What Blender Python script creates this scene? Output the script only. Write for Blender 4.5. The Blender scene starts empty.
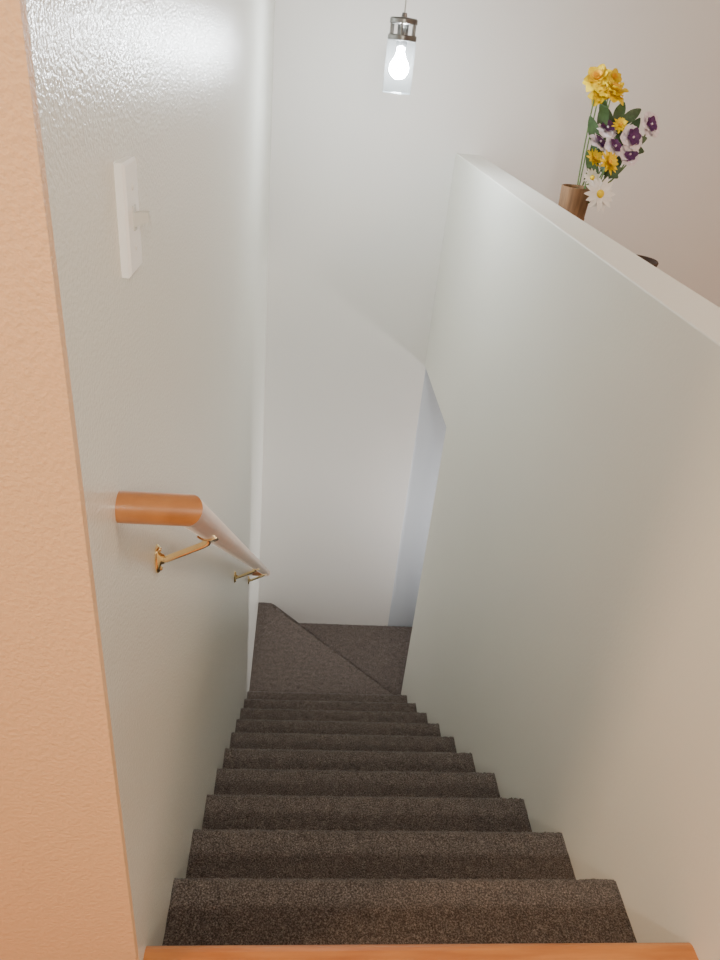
import bpy, bmesh, math, random
from mathutils import Vector, Matrix
random.seed(4)
C = bpy.context.scene.collection
H = 1.223
# ---------------------------------------------------------------- materials
def new_mat(name):
    m = bpy.data.materials.new(name); m.use_nodes = True
    nt = m.node_tree
    return m, nt, nt.nodes['Principled BSDF']
def mapping(nt):
    tc = nt.nodes.new('ShaderNodeTexCoord'); return tc.outputs['Object']
def simple(name, col, rough=0.5, metal=0.0, var=0.06, scale=30, bump=0.0, coat=0.0):
    m, nt, b = new_mat(name)
    n = nt.nodes.new('ShaderNodeTexNoise'); n.inputs['Scale'].default_value = scale
    nt.links.new(mapping(nt), n.inputs['Vector'])
    r = nt.nodes.new('ShaderNodeValToRGB')
    r.color_ramp.elements[0].position = .3; r.color_ramp.elements[1].position = .7
    r.color_ramp.elements[0].color = (*[c*(1-var) for c in col], 1)
    r.color_ramp.elements[1].color = (*[min(1, c*(1+var)) for c in col], 1)
    nt.links.new(n.outputs['Fac'], r.inputs['Fac']); nt.links.new(r.outputs['Color'], b.inputs['Base Color'])
    b.inputs['Roughness'].default_value = rough; b.inputs['Metallic'].default_value = metal
    b.inputs['Coat Weight'].default_value = coat
    if bump:
        bp = nt.nodes.new('ShaderNodeBump'); bp.inputs['Strength'].default_value = bump; bp.inputs['Distance'].default_value = .002
        nt.links.new(n.outputs['Fac'], bp.inputs['Height']); nt.links.new(bp.outputs['Normal'], b.inputs['Normal'])
    return m
def paint(name, col, rough=.45, strength=.25, scale=110, spec=.5):
    m, nt, b = new_mat(name)
    co = mapping(nt)
    n = nt.nodes.new('ShaderNodeTexNoise'); n.inputs['Scale'].default_value = scale; n.inputs['Detail'].default_value = 2
    nt.links.new(co, n.inputs['Vector'])
    big = nt.nodes.new('ShaderNodeTexNoise'); big.inputs['Scale'].default_value = 1.7; nt.links.new(co, big.inputs['Vector'])
    r = nt.nodes.new('ShaderNodeValToRGB')
    r.color_ramp.elements[0].color = (*[c*.97 for c in col], 1); r.color_ramp.elements[1].color = (*[min(1, c*1.02) for c in col], 1)
    nt.links.new(big.outputs['Fac'], r.inputs['Fac']); nt.links.new(r.outputs['Color'], b.inputs['Base Color'])
    bp = nt.nodes.new('ShaderNodeBump'); bp.inputs['Strength'].default_value = strength; bp.inputs['Distance'].default_value = .003
    nt.links.new(n.outputs['Fac'], bp.inputs['Height']); nt.links.new(bp.outputs['Normal'], b.inputs['Normal'])
    b.inputs['Roughness'].default_value = rough; b.inputs['Specular IOR Level'].default_value = spec
    return m
def wood(name, c1, c2, rough=.3, axis_scale=(40, 4, 40), coat=.3, coat_ior=1.5, coat_rough=.1, sheen=0):
    m, nt, b = new_mat(name)
    mp = nt.nodes.new('ShaderNodeMapping'); mp.inputs['Scale'].default_value = axis_scale
    nt.links.new(mapping(nt), mp.inputs['Vector'])
    n = nt.nodes.new('ShaderNodeTexNoise'); n.inputs['Scale'].default_value = 1.5; n.inputs['Detail'].default_value = 5
    nt.links.new(mp.outputs['Vector'], n.inputs['Vector'])
    r = nt.nodes.new('ShaderNodeValToRGB')
    r.color_ramp.elements[0].position = .3; r.color_ramp.elements[1].position = .7
    r.color_ramp.elements[0].color = (*c1, 1); r.color_ramp.elements[1].color = (*c2, 1)
    nt.links.new(n.outputs['Fac'], r.inputs['Fac']); nt.links.new(r.outputs['Color'], b.inputs['Base Color'])
    b.inputs['Roughness'].default_value = rough; b.inputs['Coat Weight'].default_value = coat
    b.inputs['Coat IOR'].default_value = coat_ior; b.inputs['Coat Roughness'].default_value = coat_rough
    b.inputs['Sheen Weight'].default_value = sheen; b.inputs['Sheen Roughness'].default_value = .3
    b.inputs['Sheen Tint'].default_value = (1, .93, .86, 1)
    return m
def carpet_mat():
    m, nt, b = new_mat('carpet_pile')
    co = mapping(nt)
    n = nt.nodes.new('ShaderNodeTexNoise'); n.inputs['Scale'].default_value = 310; n.inputs['Detail'].default_value = 3; n.inputs['Roughness'].default_value = .75
    nt.links.new(co, n.inputs['Vector'])
    r = nt.nodes.new('ShaderNodeValToRGB'); cr = r.color_ramp
    cr.elements[0].position = .33; cr.elements[0].color = (.025, .0205, .018, 1)
    cr.elements[1].position = .70; cr.elements[1].color = (.36, .295, .255, 1)
    e = cr.elements.new(.5); e.color = (.104, .082, .071, 1)
    nt.links.new(n.outputs['Fac'], r.inputs['Fac'])
    big = nt.nodes.new('ShaderNodeTexNoise'); big.inputs['Scale'].default_value = 45; big.inputs['Detail'].default_value = 4; nt.links.new(co, big.inputs['Vector'])
    mr = nt.nodes.new('ShaderNodeMapRange'); mr.inputs['From Min'].default_value = .3; mr.inputs['From Max'].default_value = .7
    mr.inputs['To Min'].default_value = .85; mr.inputs['To Max'].default_value = 1.22
    nt.links.new(big.outputs['Fac'], mr.inputs['Value'])
    mx = nt.nodes.new('ShaderNodeVectorMath'); mx.operation = 'SCALE'
    nt.links.new(r.outputs['Color'], mx.inputs[0]); nt.links.new(mr.outputs['Result'], mx.inputs['Scale'])
    nt.links.new(mx.outputs['Vector'], b.inputs['Base Color'])
    bp = nt.nodes.new('ShaderNodeBump'); bp.inputs['Strength'].default_value = .9; bp.inputs['Distance'].default_value = .006
    nt.links.new(n.outputs['Fac'], bp.inputs['Height']); nt.links.new(bp.outputs['Normal'], b.inputs['Normal'])
    b.inputs['Roughness'].default_value = .95; b.inputs['Specular IOR Level'].default_value = .1
    b.inputs['Sheen Weight'].default_value = .2; b.inputs['Sheen Roughness'].default_value = .45
    return m
def glass_mat(name='thin_glass', milk=.0085):
    m = bpy.data.materials.new(name); m.use_nodes = True; nt = m.node_tree
    nt.nodes.remove(nt.nodes['Principled BSDF']); out = nt.nodes['Material Output']
    tr = nt.nodes.new('ShaderNodeBsdfTransparent'); tr.inputs['Color'].default_value = (.88, .92, .95, 1)
    gl = nt.nodes.new('ShaderNodeBsdfGlossy'); gl.inputs['Roughness'].default_value = .04
    tl = nt.nodes.new('ShaderNodeBsdfTranslucent'); tl.inputs['Color'].default_value = (.86, .94, 1, 1)
    lw = nt.nodes.new('ShaderNodeLayerWeight'); lw.inputs['Blend'].default_value = .2
    mr = nt.nodes.new('ShaderNodeMapRange'); mr.inputs['To Min'].default_value = .01; mr.inputs['To Max'].default_value = .5
    nt.links.new(lw.outputs['Facing'], mr.inputs['Value'])
    m0 = nt.nodes.new('ShaderNodeMixShader'); m0.inputs['Fac'].default_value = milk
    nt.links.new(tr.outputs[0], m0.inputs[1]); nt.links.new(tl.outputs[0], m0.inputs[2])
    mix = nt.nodes.new('ShaderNodeMixShader')
    nt.links.new(mr.outputs['Result'], mix.inputs['Fac']); nt.links.new(m0.outputs[0], mix.inputs[1]); nt.links.new(gl.outputs[0], mix.inputs[2])
    nt.links.new(mix.outputs[0], out.inputs['Surface'])
    return m
def emit_mat(name, col, s):
    m = bpy.data.materials.new(name); m.use_nodes = True; nt = m.node_tree
    nt.nodes.remove(nt.nodes['Principled BSDF'])
    e = nt.nodes.new('ShaderNodeEmission'); e.inputs['Color'].default_value = (*col, 1); e.inputs['Strength'].default_value = s
    nt.links.new(e.outputs[0], nt.nodes['Material Output'].inputs['Surface'])
    return m
M = dict(
    left=paint('semi_gloss_white_paint', (.755, .76, .69), .24, .36, 215, .55),
    right=paint('pale_green_white_paint', (.83, .83, .765), .5, .12, 120),
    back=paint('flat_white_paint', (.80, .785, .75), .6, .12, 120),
    daylit=paint('daylight_tint_paint', (.53, .57, .61), .6, .15, 120),  # cool daylight tint painted into the colour, darker than the white walls
    lamplit=paint('lamplight_tint_paint', (.78, .51, .295), .5, .5, 200),  # warm lamplight partly painted into the wall colour
    ceil=paint('ceiling_paint', (.8, .8, .78), .8, .3, 90),
    carpet=carpet_mat(),
    oak=wood('orange_oak', (.40, .13, .032), (.60, .24, .065), .3, (4, 40, 40)),
    rail=wood('honey_oak_rail', (.34, .12, .026), (.47, .185, .048), .35, (20, 20, 20), .8, 1.7, .3, .26),
    floorw=wood('oak_floor', (.40, .18, .07), (.6, .3, .13), .35, (4, 40, 40)),
    brass=simple('polished_brass', (.88, .70, .38), .12, 1, .05, 60),
    plastic=simple('white_plastic', (.93, .945, .94), .3, 0, .01, 20),
    toggle=simple('ivory_toggle_plastic', (.60, .60, .56), .35, 0, .03, 40),
    screw=simple('painted_screw', (.80, .80, .77), .4, 0, .05, 40),
    nickel=simple('brushed_nickel', (.20, .20, .195), .3, 1, .1, 50),
    cord=simple('clear_grey_cord', (.6, .6, .58), .4, 0, .05, 80),
    glass=glass_mat(),
    rim=glass_mat('glass_rim', .03),
    bulb=emit_mat('lit_bulb', (.95, .98, 1.0), 640),
    vase=wood('bamboo_wood', (.14, .070, .030), (.30, .165, .075), .75, (60, 60, 5), .0),
    dark=simple('dark_walnut', (.05, .026, .015), .9, 0, .3, 40),
    stem=simple('green_stem', (.10, .18, .045), .6, 0, .2, 60),
    leaf=simple('dark_green_leaf', (.04, .085, .028), .5, 0, .3, 60),
    yellow=simple('yellow_petal', (.90, .65, .004), .6, 0, .12, 60),
    orange=simple('orange_yellow_trumpet', (.88, .48, .003), .6, 0, .1, 60),
    white=simple('white_petal', (.90, .90, .89), .6, 0, .05, 60),
    lilac=simple('lilac_white_petal', (.80, .73, .80), .6, 0, .15, 60),
    purple=simple('deep_purple_petal', (.09, .02, .12), .6, 0, .25, 60),
)
# ---------------------------------------------------------------- helpers
def obj(name, bm, m, parent=None, smooth=False, loc=None):
    bmesh.ops.recalc_face_normals(bm, faces=bm.faces[:])
    me = bpy.data.meshes.new(name); bm.to_mesh(me); bm.free()
    if smooth:
        for p in me.polygons: p.use_smooth = True
    o = bpy.data.objects.new(name, me); C.objects.link(o)
    me.materials.append(m)
    if parent: o.parent = parent
    if loc is not None: o.location = loc
    return o
def thing(name, label, cat, loc, group=None):
    o = bpy.data.objects.new(name, None); C.objects.link(o); o.location = loc; o.empty_display_size = .05
    o['label'] = label; o['category'] = cat
    if group: o['group'] = group
    return o
def struct(name, bm, m, bev=0):
    o = obj(name, bm, m); o['kind'] = 'structure'
    if bev:
        b = o.modifiers.new('bevel', 'BEVEL'); b.width = bev; b.segments = 3; b.limit_method = 'ANGLE'
        for p in o.data.polygons: p.use_smooth = True
        w = o.modifiers.new('wn', 'WEIGHTED_NORMAL')
    return o
def box(bm, x0, x1, y0, y1, z0, z1):
    vs = [bm.verts.new((x, y, z)) for x in (x0, x1) for y in (y0, y1) for z in (z0, z1)]
    for f in ((0,1,3,2), (4,6,7,5), (0,4,5,1), (2,3,7,6), (0,2,6,4), (1,5,7,3)):
        bm.faces.new([vs[i] for i in f])
    return vs
def bxm(*a):
    bm = bmesh.new(); box(bm, *a); return bm
def prism(pts, axis, a, b):
    """closed polygon extruded along an axis; pts are the two other coordinates in xyz order"""
    bm = bmesh.new()
    def mk(p, t):
        return {'x': (t, p[0], p[1]), 'y': (p[0], t, p[1]), 'z': (p[0], p[1], t)}[axis]
    A = [bm.verts.new(mk(p, a)) for p in pts]; B = [bm.verts.new(mk(p, b)) for p in pts]
    n = len(pts)
    bm.faces.new(A); bm.faces.new(B[::-1])
    for i in range(n): bm.faces.new((A[i], A[(i+1) % n], B[(i+1) % n], B[i]))
    return bm
def lathe(prof, seg=48, closed=False, frame=None):
    bm = bmesh.new(); rings = []
    fr = frame or Matrix.Identity(4)
    for r, z in prof:
        if r < 1e-6: rings.append([bm.verts.new(fr @ Vector((0, 0, z)))])
        else: rings.append([bm.verts.new(fr @ Vector((r*math.cos(2*math.pi*k/seg), r*math.sin(2*math.pi*k/seg), z))) for k in range(seg)])
    def link(a, b):
        for k in range(seg):
            q = [a[k % len(a)], a[(k+1) % len(a)], b[(k+1) % len(b)], b[k % len(b)]]
            u = []
            for v in q:
                if v not in u: u.append(v)
            if len(u) > 2: bm.faces.new(u)
    for a, b in zip(rings, rings[1:]): link(a, b)
    if closed: link(rings[-1], rings[0])
    return bm
def frame_z(p, n, up=Vector((0, 0, 1))):
    n = Vector(n).normalized()
    if abs(n.dot(up)) > .98: up = Vector((0, 1, 0))
    x = up.cross(n).normalized(); y = n.cross(x)
    m = Matrix((x, y, n)).transposed().to_4x4(); m.translation = p
    return m
def tube(pts, r, seg=20, bm=None, sharp=False):
    """swept round bar with mitred corners; r may be a list"""
    bm = bm or bmesh.new()
    pts = [Vector(p) for p in pts]; n = len(pts)
    rs = r if isinstance(r, (list, tuple)) else [r]*n
    d0 = (pts[1]-pts[0]).normalized()
    u = d0.orthogonal().normalized(); w = d0.cross(u)
    rings = []
    cur = [(u*math.cos(2*math.pi*k/seg)+w*math.sin(2*math.pi*k/seg)) for k in range(seg)]
    for i in range(n):
        if i == 0: nrm = d0; din = d0
        elif i == n-1: din = (pts[i]-pts[i-1]).normalized(); nrm = din
        else:
            din = (pts[i]-pts[i-1]).normalized(); nrm = (din+(pts[i+1]-pts[i]).normalized()).normalized()
        cur = [c - din*(c.dot(nrm)/din.dot(nrm)) for c in cur]
        rings.append([bm.verts.new(pts[i]+c*rs[i]) for c in cur])
    for a, b in zip(rings, rings[1:]):
        for k in range(seg): bm.faces.new((a[k], a[(k+1) % seg], b[(k+1) % seg], b[k]))
    bm.faces.new(rings[0][::-1]); bm.faces.new(rings[-1])
    sharp_rings = rings if sharp else (rings[0], rings[-1])
    for ring in sharp_rings:
        for k in range(seg):
            e = bm.edges.get((ring[k], ring[(k+1) % seg]))
            if e: e.smooth = False
    return bm
# ---------------------------------------------------------------- camera
right = Vector((.9944, -.0523, .0922)); fwd = Vector((.0919, .8585, -.5041)).normalized()
right = (right - fwd*right.dot(fwd)).normalized(); up = right.cross(fwd).normalized()
cam_d = bpy.data.cameras.new('camera'); cam = bpy.data.objects.new('camera', cam_d); C.objects.link(cam)
mw = Matrix((right, up, -fwd)).transposed().to_4x4(); mw.translation = Vector((0, 0, H))
cam.matrix_world = mw
cam_d.sensor_fit = 'VERTICAL'; cam_d.sensor_height = 36; cam_d.lens = 722/960*36; cam_d.clip_start = .02
bpy.context.scene.camera = cam
CAMP = Vector((0, 0, H))
# ---------------------------------------------------------------- setting
XL, XR, XO, YB = -.19, .702, .822, 3.80
RISE, RUN, Y0 = .1857, .227, .611
ZC, ZLOW, LEDGE, SOF = 2.42, -2.92, .862, -.240
struct('wall_left', bxm(XL-.12, XL, .575, YB, ZLOW, ZC), M['left'])
struct('wall_near_left', bxm(-2.5, XL, .563, .575, ZLOW, ZC), M['lamplit'])
struct('wall_back', prism([(XL-.12, ZLOW), (XR+.008, ZLOW), (XR+.008, SOF), (4.2, SOF), (4.2, ZC), (XL-.12, ZC)], 'y', YB, YB+.12), M['back'])
struct('wall_back_lower', bxm(XR+.008, 4.2, YB+.012, YB+.12, ZLOW, SOF), M['daylit'])  # split off and set back so the painted daylight tint ends sharply
struct('wall_right', prism([(.30, LEDGE), (YB, LEDGE), (YB, SOF), (3.02, SOF), (3.02, ZLOW), (.30, ZLOW)], 'x', XR, XO), M['right'], .004)
struct('wall_lower_front', bxm(XO, 4.2, 2.90, 3.02, ZLOW, SOF), M['back'])
struct('wall_far_right', bxm(4.2, 4.32, -3, YB+.12, ZLOW, ZC), M['back'])
struct('wall_far_left', bxm(-2.62, -2.5, -3, .563, 0, ZC), M['back'])
struct('wall_behind', bxm(-2.62, 4.32, -3.12, -3, 0, ZC), M['back'])
struct('ceiling', bxm(-2.62, 4.32, -3.12, YB+.12, ZC, ZC+.1), M['ceil'])
bm = bxm(-2.5, XR, -3, .563, SOF, 0); box(bm, XR, 4.2, -3, .30, SOF, 0); box(bm, XO, 4.2, .30, YB, SOF, 0)
struct('floor', bm, M['floorw'])
struct('floor_lower', bxm(XL-.12, 4.2, .6, YB+.12, ZLOW-.1, ZLOW), M['carpet'])
# oak landing nosing
YN = Y0+.008
pr = [(.563, .003)]
for k in range(9):
    a = math.pi/2 - math.pi*k/8
    pr.append((YN-.016+.016*math.cos(a), -.013+.016*math.sin(a)))
pr.append((.563, -.029))
o = struct('trim_1', prism(pr, 'x', XL, XR), M['oak'])
# ---------------------------------------------------------------- staircase
stair = thing('staircase', 'steep straight flight of brown speckled carpeted stairs with winders at its foot', 'stairs', (0.26, Y0, ZLOW))
def step_profile(yb, yf, zt, zb, r=.019):
    p = []
    n = 14
    for k in range(n):
        y = yb+(yf-r-yb)*k/n
        p.append((y, zt + .0015*max(0, (k/n-.55)/.45)**2))         # slight roll toward the nosing
    for k in range(13):
        a = math.pi/2 - math.pi*1.0*k/12
        p.append((yf-r+r*math.cos(a), zt+.001-r+(r+.001)*math.sin(a)))
    for k in range(1, 6): p.append((yf-r-.002, zt-2*r-.004-(zt-2*r-.004-zb)*k/5))
    p.append((yb, zb))
    return p
def step(yb, yf, zt, zb):
    prof = step_profile(yb, yf, zt, zb); bm = bmesh.new(); NX = 190; rows = []
    for i in range(NX+1):
        x = XL + (XR-XL)*i/NX; row = []
        for j, (y, z) in enumerate(prof):
            jy = jz = 0
            if 0 < j < len(prof)-2: jy = random.gauss(0, .0011); jz = random.gauss(0, .0011)
            row.append(bm.verts.new((x-stair.location.x, y+jy-stair.location.y, z+jz-stair.location.z)))
        rows.append(row)
    L = len(prof)
    for a, b in zip(rows, rows[1:]):
        for j in range(L): bm.faces.new((a[j], a[(j+1) % L], b[(j+1) % L], b[j]))
    bm.faces.new(rows[0]); bm.faces.new(rows[-1][::-1])
    return obj('carpeted_step', bm, M['carpet'], stair, True)
for n in range(1, 11):
    yf = Y0+RUN*n; yb = (yf-RUN-.021) if n > 1 else .564
    zt = -RISE*n; zb = -RISE*(n+1) if n < 10 else -2.007
    step(yb, yf, zt, zb)
def slab(name, pts, zt, zb, front, label=None):
    """front: index i, the edge pts[i]-pts[i+1] is the rounded nosing"""
    bm = prism([(x-stair.location.x, y-stair.location.y) for x, y in pts], 'z', zb-stair.location.z, zt-stair.location.z)
    ztop = zt-stair.location.z
    f = [Vector((pts[i % len(pts)][0]-stair.location.x, pts[i % len(pts)][1]-stair.location.y, ztop)) for i in (front, front+1)]
    es = [e for e in bm.edges if all(min((v.co-q).length for q in f) < 1e-4 for v in e.verts)]
    bmesh.ops.bevel(bm, geom=es, offset=.03, segments=6, profile=.5, affect='EDGES')
    bmesh.ops.triangulate(bm, faces=bm.faces[:])
    for it in range(7):
        es = [e for e in bm.edges if e.calc_length() > .016]
        if not es: break
        bmesh.ops.subdivide_edges(bm, edges=es, cuts=1)
        bmesh.ops.triangulate(bm, faces=bm.faces[:])
    for v in bm.verts:
        if v.co.z > ztop-.06: v.co.z += random.gauss(0, .0011)
    o = obj(name, bm, M['carpet'], stair, True)
    if label: o['label'] = label
    return o
Z11, Z12 = -2.007, -2.177
y10 = Y0+RUN*10-.021
slab('winder_step', [(XL, y10), (XR, y10), (XR, 3.00), (-.08, YB), (XL, YB)], Z11, Z12, 2, 'triangular brown carpeted winder step with diagonal front edge')
slab('winder_step', [(-.165, YB), (.62, 3.0), (XR-.002, 3.0), (XR-.002, 3.021), (1.05, 3.021), (1.05, YB)], Z12, Z12-.186, 4, 'lowest visible carpeted winder step in the corner')
for k in range(3):
    slab('carpeted_step', [(1.02+.25*k, 3.022), (1.30+.25*k, 3.022), (1.30+.25*k, YB), (1.02+.25*k, YB)], Z12-.186*(k+1), Z12-.186*(k+2), 1)
# ---------------------------------------------------------------- handrail
SL = RISE/RUN
rx, ry0, rz0, ry1 = -.115, .685, .770, 3.10
rail = thing('handrail', 'round honey oak handrail on brass brackets along the left wall', 'handrail', (XL, ry0, rz0))
ro = rail.location
def RZ(y): return rz0 - SL*(y-ry0)
pts = [(XL, ry0, rz0), (rx, ry0, rz0), (rx, ry1, RZ(ry1)), (XL, ry1, RZ(ry1))]
bm = tube([Vector(p)-ro for p in pts], .0183, 32, sharp=True)
obj('rail', bm, M['rail'], rail, True)
for yb in (.853, 2.05, 2.75):
    z = RZ(yb); zp = z-.060
    P = lambda x, y, zz: Vector((x, y, zz))-ro
    arm = [P(XL+.004, yb, zp), P(XL+.014, yb, zp), P(rx-.010, yb, z-.033), P(rx-.003, yb, z-.028), P(rx, yb, z-.019)]
    b_ = obj('wall_bracket', tube(arm, .0052, 14), M['brass'], rail, True)
    # oval rosette
    fr = frame_z(P(XL, yb, zp), (1, 0, 0)) @ Matrix.Diagonal((.6, 1, 1, 1))
    obj('rosette', lathe([(0, 0), (.024, 0), (.024, .002), (.021, .0045), (.010, .006), (.0075, .011), (0, .012)], 32, frame=fr), M['brass'], b_, True)
    for s in (-1, 1):
        obj('screw', lathe([(0, 0), (.0035, 0), (.0035, .006), (.002, .0075), (0, .0075)], 12, frame=frame_z(P(XL, yb, zp+s*.017), (1, 0, 0))), M['brass'], b_, True)
    d = Vector((0, RUN, -RISE)).normalized(); nn = Vector((0, RISE, RUN)).normalized()
    bm = bmesh.new(); cs = []
    for q in range(7):
        t = -.018+.036*q/6; row = []
        for rr in (.0185, .0214):
            for k in range(9):
                a = math.radians(-90-40+80*k/8)
                row.append(bm.verts.new(P(rx, yb, z)+d*t+Vector((1, 0, 0))*math.cos(a)*rr+nn*math.sin(a)*rr))
        cs.append(row)
    idx = list(range(9))+list(range(17, 8, -1))
    for a, b in zip(cs, cs[1:]):
        for k in range(18): bm.faces.new((a[idx[k]], a[idx[(k+1) % 18]], b[idx[(k+1) % 18]], b[idx[k]]))
    bm.faces.new([cs[0][i] for i in idx]); bm.faces.new([cs[-1][i] for i in idx][::-1])
    obj('saddle', bm, M['brass'], b_)
# ---------------------------------------------------------------- light switch
sw = thing('light_switch', 'white toggle light switch on the glossy left wall above the handrail', 'switch', (XL, .801, 1.056))
bm = bmesh.new()
w_, h_, t_, i_ = .029, .056, .010, .003
A = [bm.verts.new(p) for p in ((0, -w_, -h_), (0, w_, -h_), (0, w_, h_), (0, -w_, h_))]
B = [bm.verts.new(p) for p in ((.0075, -w_, -h_), (.0075, w_, -h_), (.0075, w_, h_), (.0075, -w_, h_))]
D = [bm.verts.new(p) for p in ((t_, -w_+i_, -h_+i_), (t_, w_-i_, -h_+i_), (t_, w_-i_, h_-i_), (t_, -w_+i_, h_-i_))]
for a, b in ((A, B), (B, D)):
    for k in range(4): bm.faces.new((a[k], a[(k+1) % 4], b[(k+1) % 4], b[k]))
bm.faces.new(A); bm.faces.new(D)
obj('cover_plate', bm, M['plastic'], sw)
bm = bmesh.new(); box(bm, t_-.001, t_+.0015, -.0055, .0055, -.0125, .0125)
obj('toggle_collar', bm, M['toggle'], sw)
bm = bmesh.new(); vs = []
for (x, hy, z0, z1) in ((t_, .0052, -.009, .006), (t_+.016, .0045, -.003, .007)):
    vs.append([bm.verts.new((x, y, z)) for y, z in ((-hy, z0), (hy, z0), (hy, z1), (-hy, z1))])
for k in range(4): bm.faces.new((vs[0][k], vs[0][(k+1) % 4], vs[1][(k+1) % 4], vs[1][k]))
bm.faces.new(vs[0]); bm.faces.new(vs[1])
obj('toggle', bm, M['toggle'], sw)
for s in (-1, 1):
    obj('screw', lathe([(0, t_-.001), (.0033, t_-.001), (.0033, t_+.0004), (.002, t_+.001), (0, t_+.001)], 14, frame=frame_z(Vector((0, 0, s*.030)), (1, 0, 0))), M['screw'], sw, True)
# ---------------------------------------------------------------- pendant
px, py = .29, 2.88
pend = thing('pendant_lamp', 'small pendant lamp with clear glass cylinder and lit bulb hanging over the stairs', 'lamp', (px, py, ZC))
def pz(z): return z-ZC
obj('cord', tube([(0, 0, pz(1.355)), (0, 0, pz(ZC-.02))], .0028, 10), M['cord'], pend, True)
obj('canopy', lathe([(0, 0), (.06, 0), (.06, -.012), (.05, -.024), (.01, -.026), (0, -.026)], 40), M['nickel'], pend, True)
obj('cap', lathe([(0, pz(1.362)), (.008, pz(1.362)), (.010, pz(1.350)), (.044, pz(1.347)), (.0475, pz(1.343)), (.0475, pz(1.331)), (.044, pz(1.328)), (0, pz(1.328))], 48), M['nickel'], pend)
obj('collar_ring', lathe([(.0475, pz(1.298)), (.0495, pz(1.295)), (.0495, pz(1.283)), (.0475, pz(1.280)), (.038, pz(1.280)), (.038, pz(1.298))], 48, True), M['nickel'], pend)
for k in range(6):
    a = 2*math.pi*k/6+.3; ca, sa = .0435*math.cos(a), .0435*math.sin(a)
    obj('collar_bar', tube([(ca, sa, pz(1.282)), (ca, sa, pz(1.332))], .0042, 12), M['nickel'], pend, True)
sh = obj('lamp_shade', lathe([(.0485, pz(1.282)), (.0495, pz(1.274)), (.0495, pz(1.130)), (.0490, pz(1.124))], 56), M['glass'], pend, True)
pr = [(.0485+.0018*math.cos(2*math.pi*k/10), pz(1.124)+.0018*math.sin(2*math.pi*k/10)) for k in range(10)]
obj('glass_rim', lathe(pr, 56, True), M['rim'], sh, True)
obj('socket', lathe([(0, pz(1.330)), (.019, pz(1.330)), (.019, pz(1.270)), (.014, pz(1.262)), (0, pz(1.262))], 32), M['nickel'], pend, True)
pr = [(0, pz(1.262)), (.0125, pz(1.262)), (.0135, pz(1.246)), (.020, pz(1.230))]
for k in range(9):
    a = math.radians(40-130*k/8); pr.append((.034*math.cos(a), pz(1.199)+.034*math.sin(a)))
pr[-1] = (0, pz(1.165))
obj('bulb', lathe(pr, 20), M['bulb'], pend, True)
# ---------------------------------------------------------------- console table, vase, bowl behind the half wall
TZ = .66
tab = thing('console_table', 'narrow dark console table hidden close behind the half wall', 'table', (.99, 2.3, 0))
def tb(*a): return bxm(a[0]-.99, a[1]-.99, a[2]-2.3, a[3]-2.3, a[4], a[5])
obj('table_top', tb(.85, 1.13, 1.65, 3.05, TZ-.03, TZ), M['dark'], tab)
obj('apron', tb(.875, 1.105, 1.69, 3.01, TZ-.11, TZ-.03), M['dark'], tab)
for x in (.87, 1.07):
    for y in (1.68, 2.98): obj('leg', tb(x, x+.04, y, y+.04, 0, TZ-.03), M['dark'], tab)
vx, vy, VT = .98, 2.785, .885
vase = obj('vase', lathe([(0, 0), (.046, 0), (.049, .004), (.050, .11), (.0525, .114), (.0525, .120), (.051, .123), (.056, VT-TZ-.003), (.055, VT-TZ), (.050, VT-TZ), (.049, VT-TZ-.01), (.044, .01), (0, .01)], 40), M['vase'], None, True, (vx, vy, TZ))
vase['label'] = 'brown bamboo vase holding the flowers behind the half wall'; vase['category'] = 'vase'
bowl = obj('bowl', lathe([(0, 0), (.025, 0), (.03, .006), (.05, .05), (.066, .109), (.063, .113), (.060, .109), (.045, .055), (.02, .016), (0, .014)], 48), M['dark'], None, True, (1.0, 2.18, TZ))
bowl['label'] = 'dark brown bowl whose rim peeks over the half wall ledge'; bowl['category'] = 'bowl'
# ---------------------------------------------------------------- flowers
VM = Vector((vx, vy, VT))
def at(u, v, depth):
    return CAMP + (right*(u-360) - up*(v-480) + fwd*722)*(depth/722)
def petals(bm, fr, n, r0, r1, w, cup, droop=0, off=0, seg=6, tip=1.0, ruffle=.06):
    for k in range(n):
        a = 2*math.pi*k/n+off+random.uniform(-.08, .08); ca, sa = math.cos(a), math.sin(a); prev = None
        cj = cup+random.uniform(-.15, .15); ln = random.uniform(.88, 1.06)
        for i in range(seg+1):
            t = i/seg; r = r0+(r1-r0)*t*ln
            wd = w*(math.sin(math.pi*min(1, .18+.82*t*tip))**.7 if t < 1 else .12)
            z = cj*(r-r0) - droop*(r1-r0)*t*t
            row = []
            for s, lift in ((-1, .14), (-.5, .02), (0, 0), (.5, .02), (1, .14)):
                lx, ly = r, s*wd
                row.append(bm.verts.new(fr @ Vector((lx*ca-ly*sa, lx*sa+ly*ca, z+lift*wd+random.uniform(-ruffle, ruffle)*wd*(.4+abs(s))))))
            if prev:
                for q in range(4): bm.faces.new((prev[q], prev[q+1], row[q+1], row[q]))
            prev = row
def stem_curve(p0, p1, n=10):
    mid = Vector((p0.x*.1+p1.x*.9, p0.y*.1+p1.y*.9, p0.z*.62+p1.z*.38))
    return [p0*(1-t)**2+mid*2*t*(1-t)+p1*t*t for t in [i/n for i in range(n+1)]]
DV = (VM-CAMP).dot(fwd)
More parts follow.
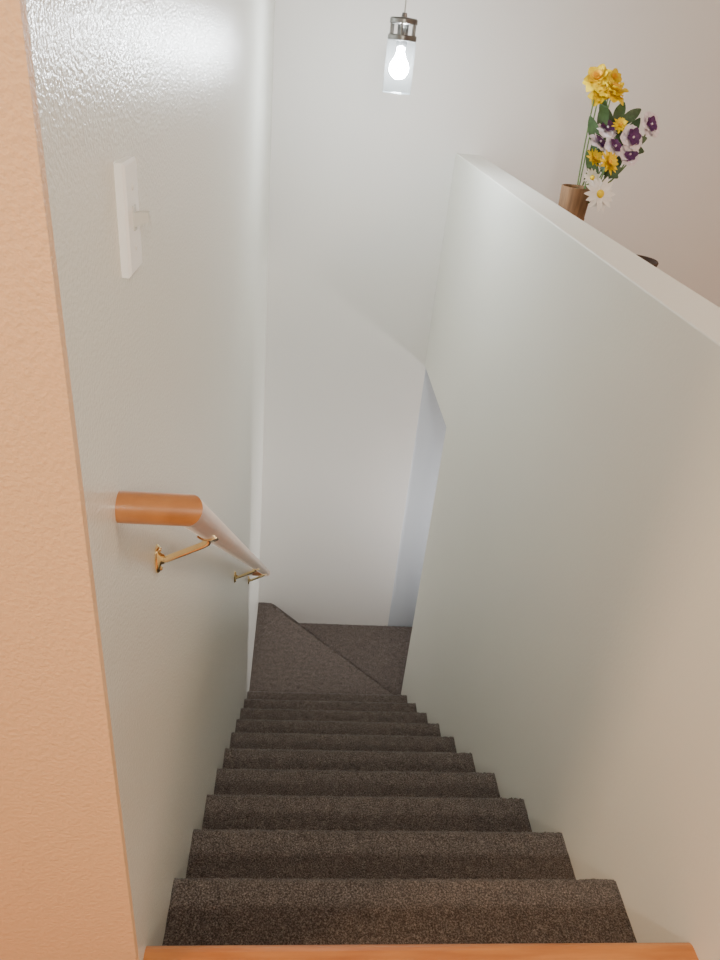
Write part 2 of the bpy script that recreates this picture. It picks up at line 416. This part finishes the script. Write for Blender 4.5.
def flower(kind, u, v, dd, rpx, label, cat='flower', group='artificial flowers in the vase'):
    head = at(u, v, DV+dd); R = rpx*DV/722
    base = VM+Vector((random.uniform(.004, .032), random.uniform(-.020, .020), -.06))
    rt = thing(kind, label, cat, base, group)
    out = (head-VM); out.z *= .2; out = out.normalized()
    n = ((CAMP-head).normalized()*.9+Vector((0, 0, .35))+out*.45+Vector((random.uniform(-.3, .3), random.uniform(-.3, .3), 0))).normalized()
    hp = head-base; fr = frame_z(hp, n)
    obj('stem', tube(stem_curve(Vector((0, 0, 0)), hp-n*.004), .0026, 8), M['stem'], rt, True)
    bm = bmesh.new()
    if kind == 'daffodil':
        petals(bm, fr, 6, .004, R, R*.42, .2, .35, ruffle=.22)
        petals(bm, fr @ Matrix.Translation((0, 0, .004)), 6, .004, R*.88, R*.36, .6, .2, off=.5, ruffle=.25)
        petals(bm, fr @ Matrix.Translation((0, 0, .007)), 5, .004, R*.65, R*.26, 1.0, .1, off=.2, ruffle=.25)
        obj('petals', bm, M['yellow'], rt, True)
        obj('trumpet', lathe([(.004, 0), (R*.18, R*.1), (R*.20, R*.42), (R*.30, R*.56), (R*.28, R*.56), (R*.18, R*.42), (R*.12, R*.12), (0, R*.06)], 18, frame=fr), M['orange'], rt, True)
    elif kind == 'pansy':
        petals(bm, fr, 6, .003, R, R*.55, .3, .35, tip=.85, ruffle=.15)
        obj('petals', bm, M['lilac'], rt, True)
        bm = bmesh.new(); fr2 = fr @ Matrix.Translation((0, 0, .005)); petals(bm, fr2, 6, .002, R*.64, R*.29, .45, .2, off=.1, ruffle=.12)
        obj('inner_petals', bm, M['purple'], rt, True)
        obj('flower_center', lathe([(0, .002), (R*.09, .006), (R*.08, .011), (0, .013)], 12, frame=fr), M['lilac'], rt, True)
    elif kind == 'chrysanthemum':
        for q in range(3): petals(bm, fr @ Matrix.Translation((0, 0, .003*q)), 11, .003, R*(1-.22*q), R*.16, .25+.35*q, .1, off=q*.3)
        obj('petals', bm, M['yellow'], rt, True)
        obj('flower_center', lathe([(0, .004), (R*.2, .006), (R*.15, .013), (0, .015)], 12, frame=fr), M['orange'], rt, True)
    elif kind == 'daisy':
        petals(bm, fr, 16, .005, R, R*.17, .1, .15)
        obj('petals', bm, M['white'], rt, True)
        obj('flower_center', lathe([(0, .0), (R*.24, .001), (R*.22, .006), (R*.1, .010), (0, .011)], 16, frame=fr), M['yellow'], rt, True)
    return rt
flower('daffodil', 598, 80, .00, 16, 'yellow daffodil at the very top of the bouquet')
flower('daffodil', 612, 94, -.03, 16, 'yellow daffodil second from the top, leaning right')
flower('daffodil', 599, 96, .03, 12, 'smaller yellow daffodil tucked behind the two top blooms')
flower('daffodil', 613, 79, .04, 10, 'small yellow daffodil peeking out behind the top bloom on its right')
flower('pansy', 650, 125, .00, 13, 'purple and white flower farthest right in the bouquet')
flower('pansy', 632, 138, -.03, 14, 'purple and white flower just left of the rightmost bloom')
flower('pansy', 607, 129, .00, 13, 'purple and white flower in the middle beneath the daffodils')
flower('pansy', 629, 155, -.01, 12, 'purple and white flower lowest on the right side')
flower('pansy', 599, 143, -.03, 12, 'purple and white flower on the left above the yellow blooms')
flower('pansy', 614, 147, -.05, 12, 'purple and white flower at the heart of the bouquet')
flower('chrysanthemum', 593, 159, -.01, 11, 'small yellow bloom at the left edge of the bouquet')
flower('chrysanthemum', 608, 163, -.06, 13, 'small yellow bloom directly above the white daisy')
flower('chrysanthemum', 620, 126, -.01, 9, 'small yellow bloom between the purple flowers')
flower('daisy', 600, 194, -.05, 17, 'large white daisy drooping over the rim of the vase')
flower('daisy', 592, 178, -.02, 10, 'small white daisy half hidden above the large daisy')
def sprig(tips, label):
    base = VM+Vector((random.uniform(.0, .030), random.uniform(-.02, .02), -.06))
    rt = thing('leaf_sprig', label, 'foliage', base, 'green leaf sprigs in the vase')
    main = at(*tips[0][:2], DV+tips[0][2])-base
    sc = stem_curve(Vector((0, 0, 0)), main)
    obj('stem', tube(sc, .0024, 8), M['stem'], rt, True)
    for (u, v, dd, u2, v2) in [(t[0], t[1], t[2], t[3], t[4]) for t in tips]:
        a = at(u, v, DV+dd)-base; b = at(u2, v2, DV+dd-.02)-base
        d = b-a; L = d.length; d.normalize(); side = d.cross((CAMP-base).normalized()).normalized(); nrm = side.cross(d)
        bm = bmesh.new(); prev = None
        wmax = min(.24*L, .020)
        for i in range(9):
            t = i/8; wd = wmax*math.sin(math.pi*(.04+.93*t))**.8; c = a+d*L*t+nrm*(.12*L*math.sin(math.pi*t))
            row = [bm.verts.new(c-side*wd+nrm*.15*wd), bm.verts.new(c), bm.verts.new(c+side*wd+nrm*.15*wd)]
            if prev:
                for q in range(2): bm.faces.new((prev[q], prev[q+1], row[q+1], row[q]))
            prev = row
        obj('leaf', bm, M['leaf'], rt, True)
    return rt
sprig([(618, 126, .02, 641, 109), (612, 128, .02, 600, 104), (616, 126, .01, 626, 146), (614, 125, .02, 624, 102)], 'dark leaf sprig pointing up to the right beneath the daffodils')
sprig([(598, 168, .02, 584, 180), (600, 165, .03, 618, 178), (596, 182, .02, 588, 150), (604, 178, .02, 622, 168)], 'dark leaf sprig low in the bouquet above the vase')
sprig([(622, 146, .03, 644, 152), (620, 150, .03, 612, 176), (621, 148, .02, 647, 138), (620, 148, .03, 640, 118)], 'dark leaf sprig among the purple flowers on the right')
sprig([(600, 140, .02, 605, 100), (598, 150, .02, 590, 116), (596, 165, .02, 603, 130), (592, 182, .02, 596, 136)], 'upright leaf sprig behind the left stems below the daffodils')
# ---------------------------------------------------------------- lights
def area(name, loc, tgt, size, power, col, spread=180):
    l = bpy.data.lights.new(name, 'AREA'); l.energy = power; l.size = size; l.color = col; l.spread = math.radians(spread)
    o = bpy.data.objects.new(name, l); C.objects.link(o); o.location = loc
    o.rotation_euler = (Vector(tgt)-Vector(loc)).to_track_quat('-Z', 'Y').to_euler()
    return o
area('hall_lamp_light', (-1.7, -.25, 2.1), (.3, .75, .3), .35, 40, (1, .65, .38))
area('landing_fill_light', (.25, -.9, 1.7), (.45, 2.2, -.3), .14, 26, (1, .94, .80))  # unseen fill added behind the camera to brighten the stairwell, placed by bouquet shadow
area('room_lamp_light', (2.3, .8, 2.35), (2.2, 1.2, 0), .8, 36, (1, .76, .58))
area('lower_daylight', (2.25, 3.35, -1.35), (.1, 3.8, -1.0), .25, 13, (1, .95, .95), 85)
w = bpy.data.worlds.new('world'); bpy.context.scene.world = w; w.use_nodes = True
w.node_tree.nodes['Background'].inputs['Color'].default_value = (.8, .85, .9, 1)
w.node_tree.nodes['Background'].inputs['Strength'].default_value = .1
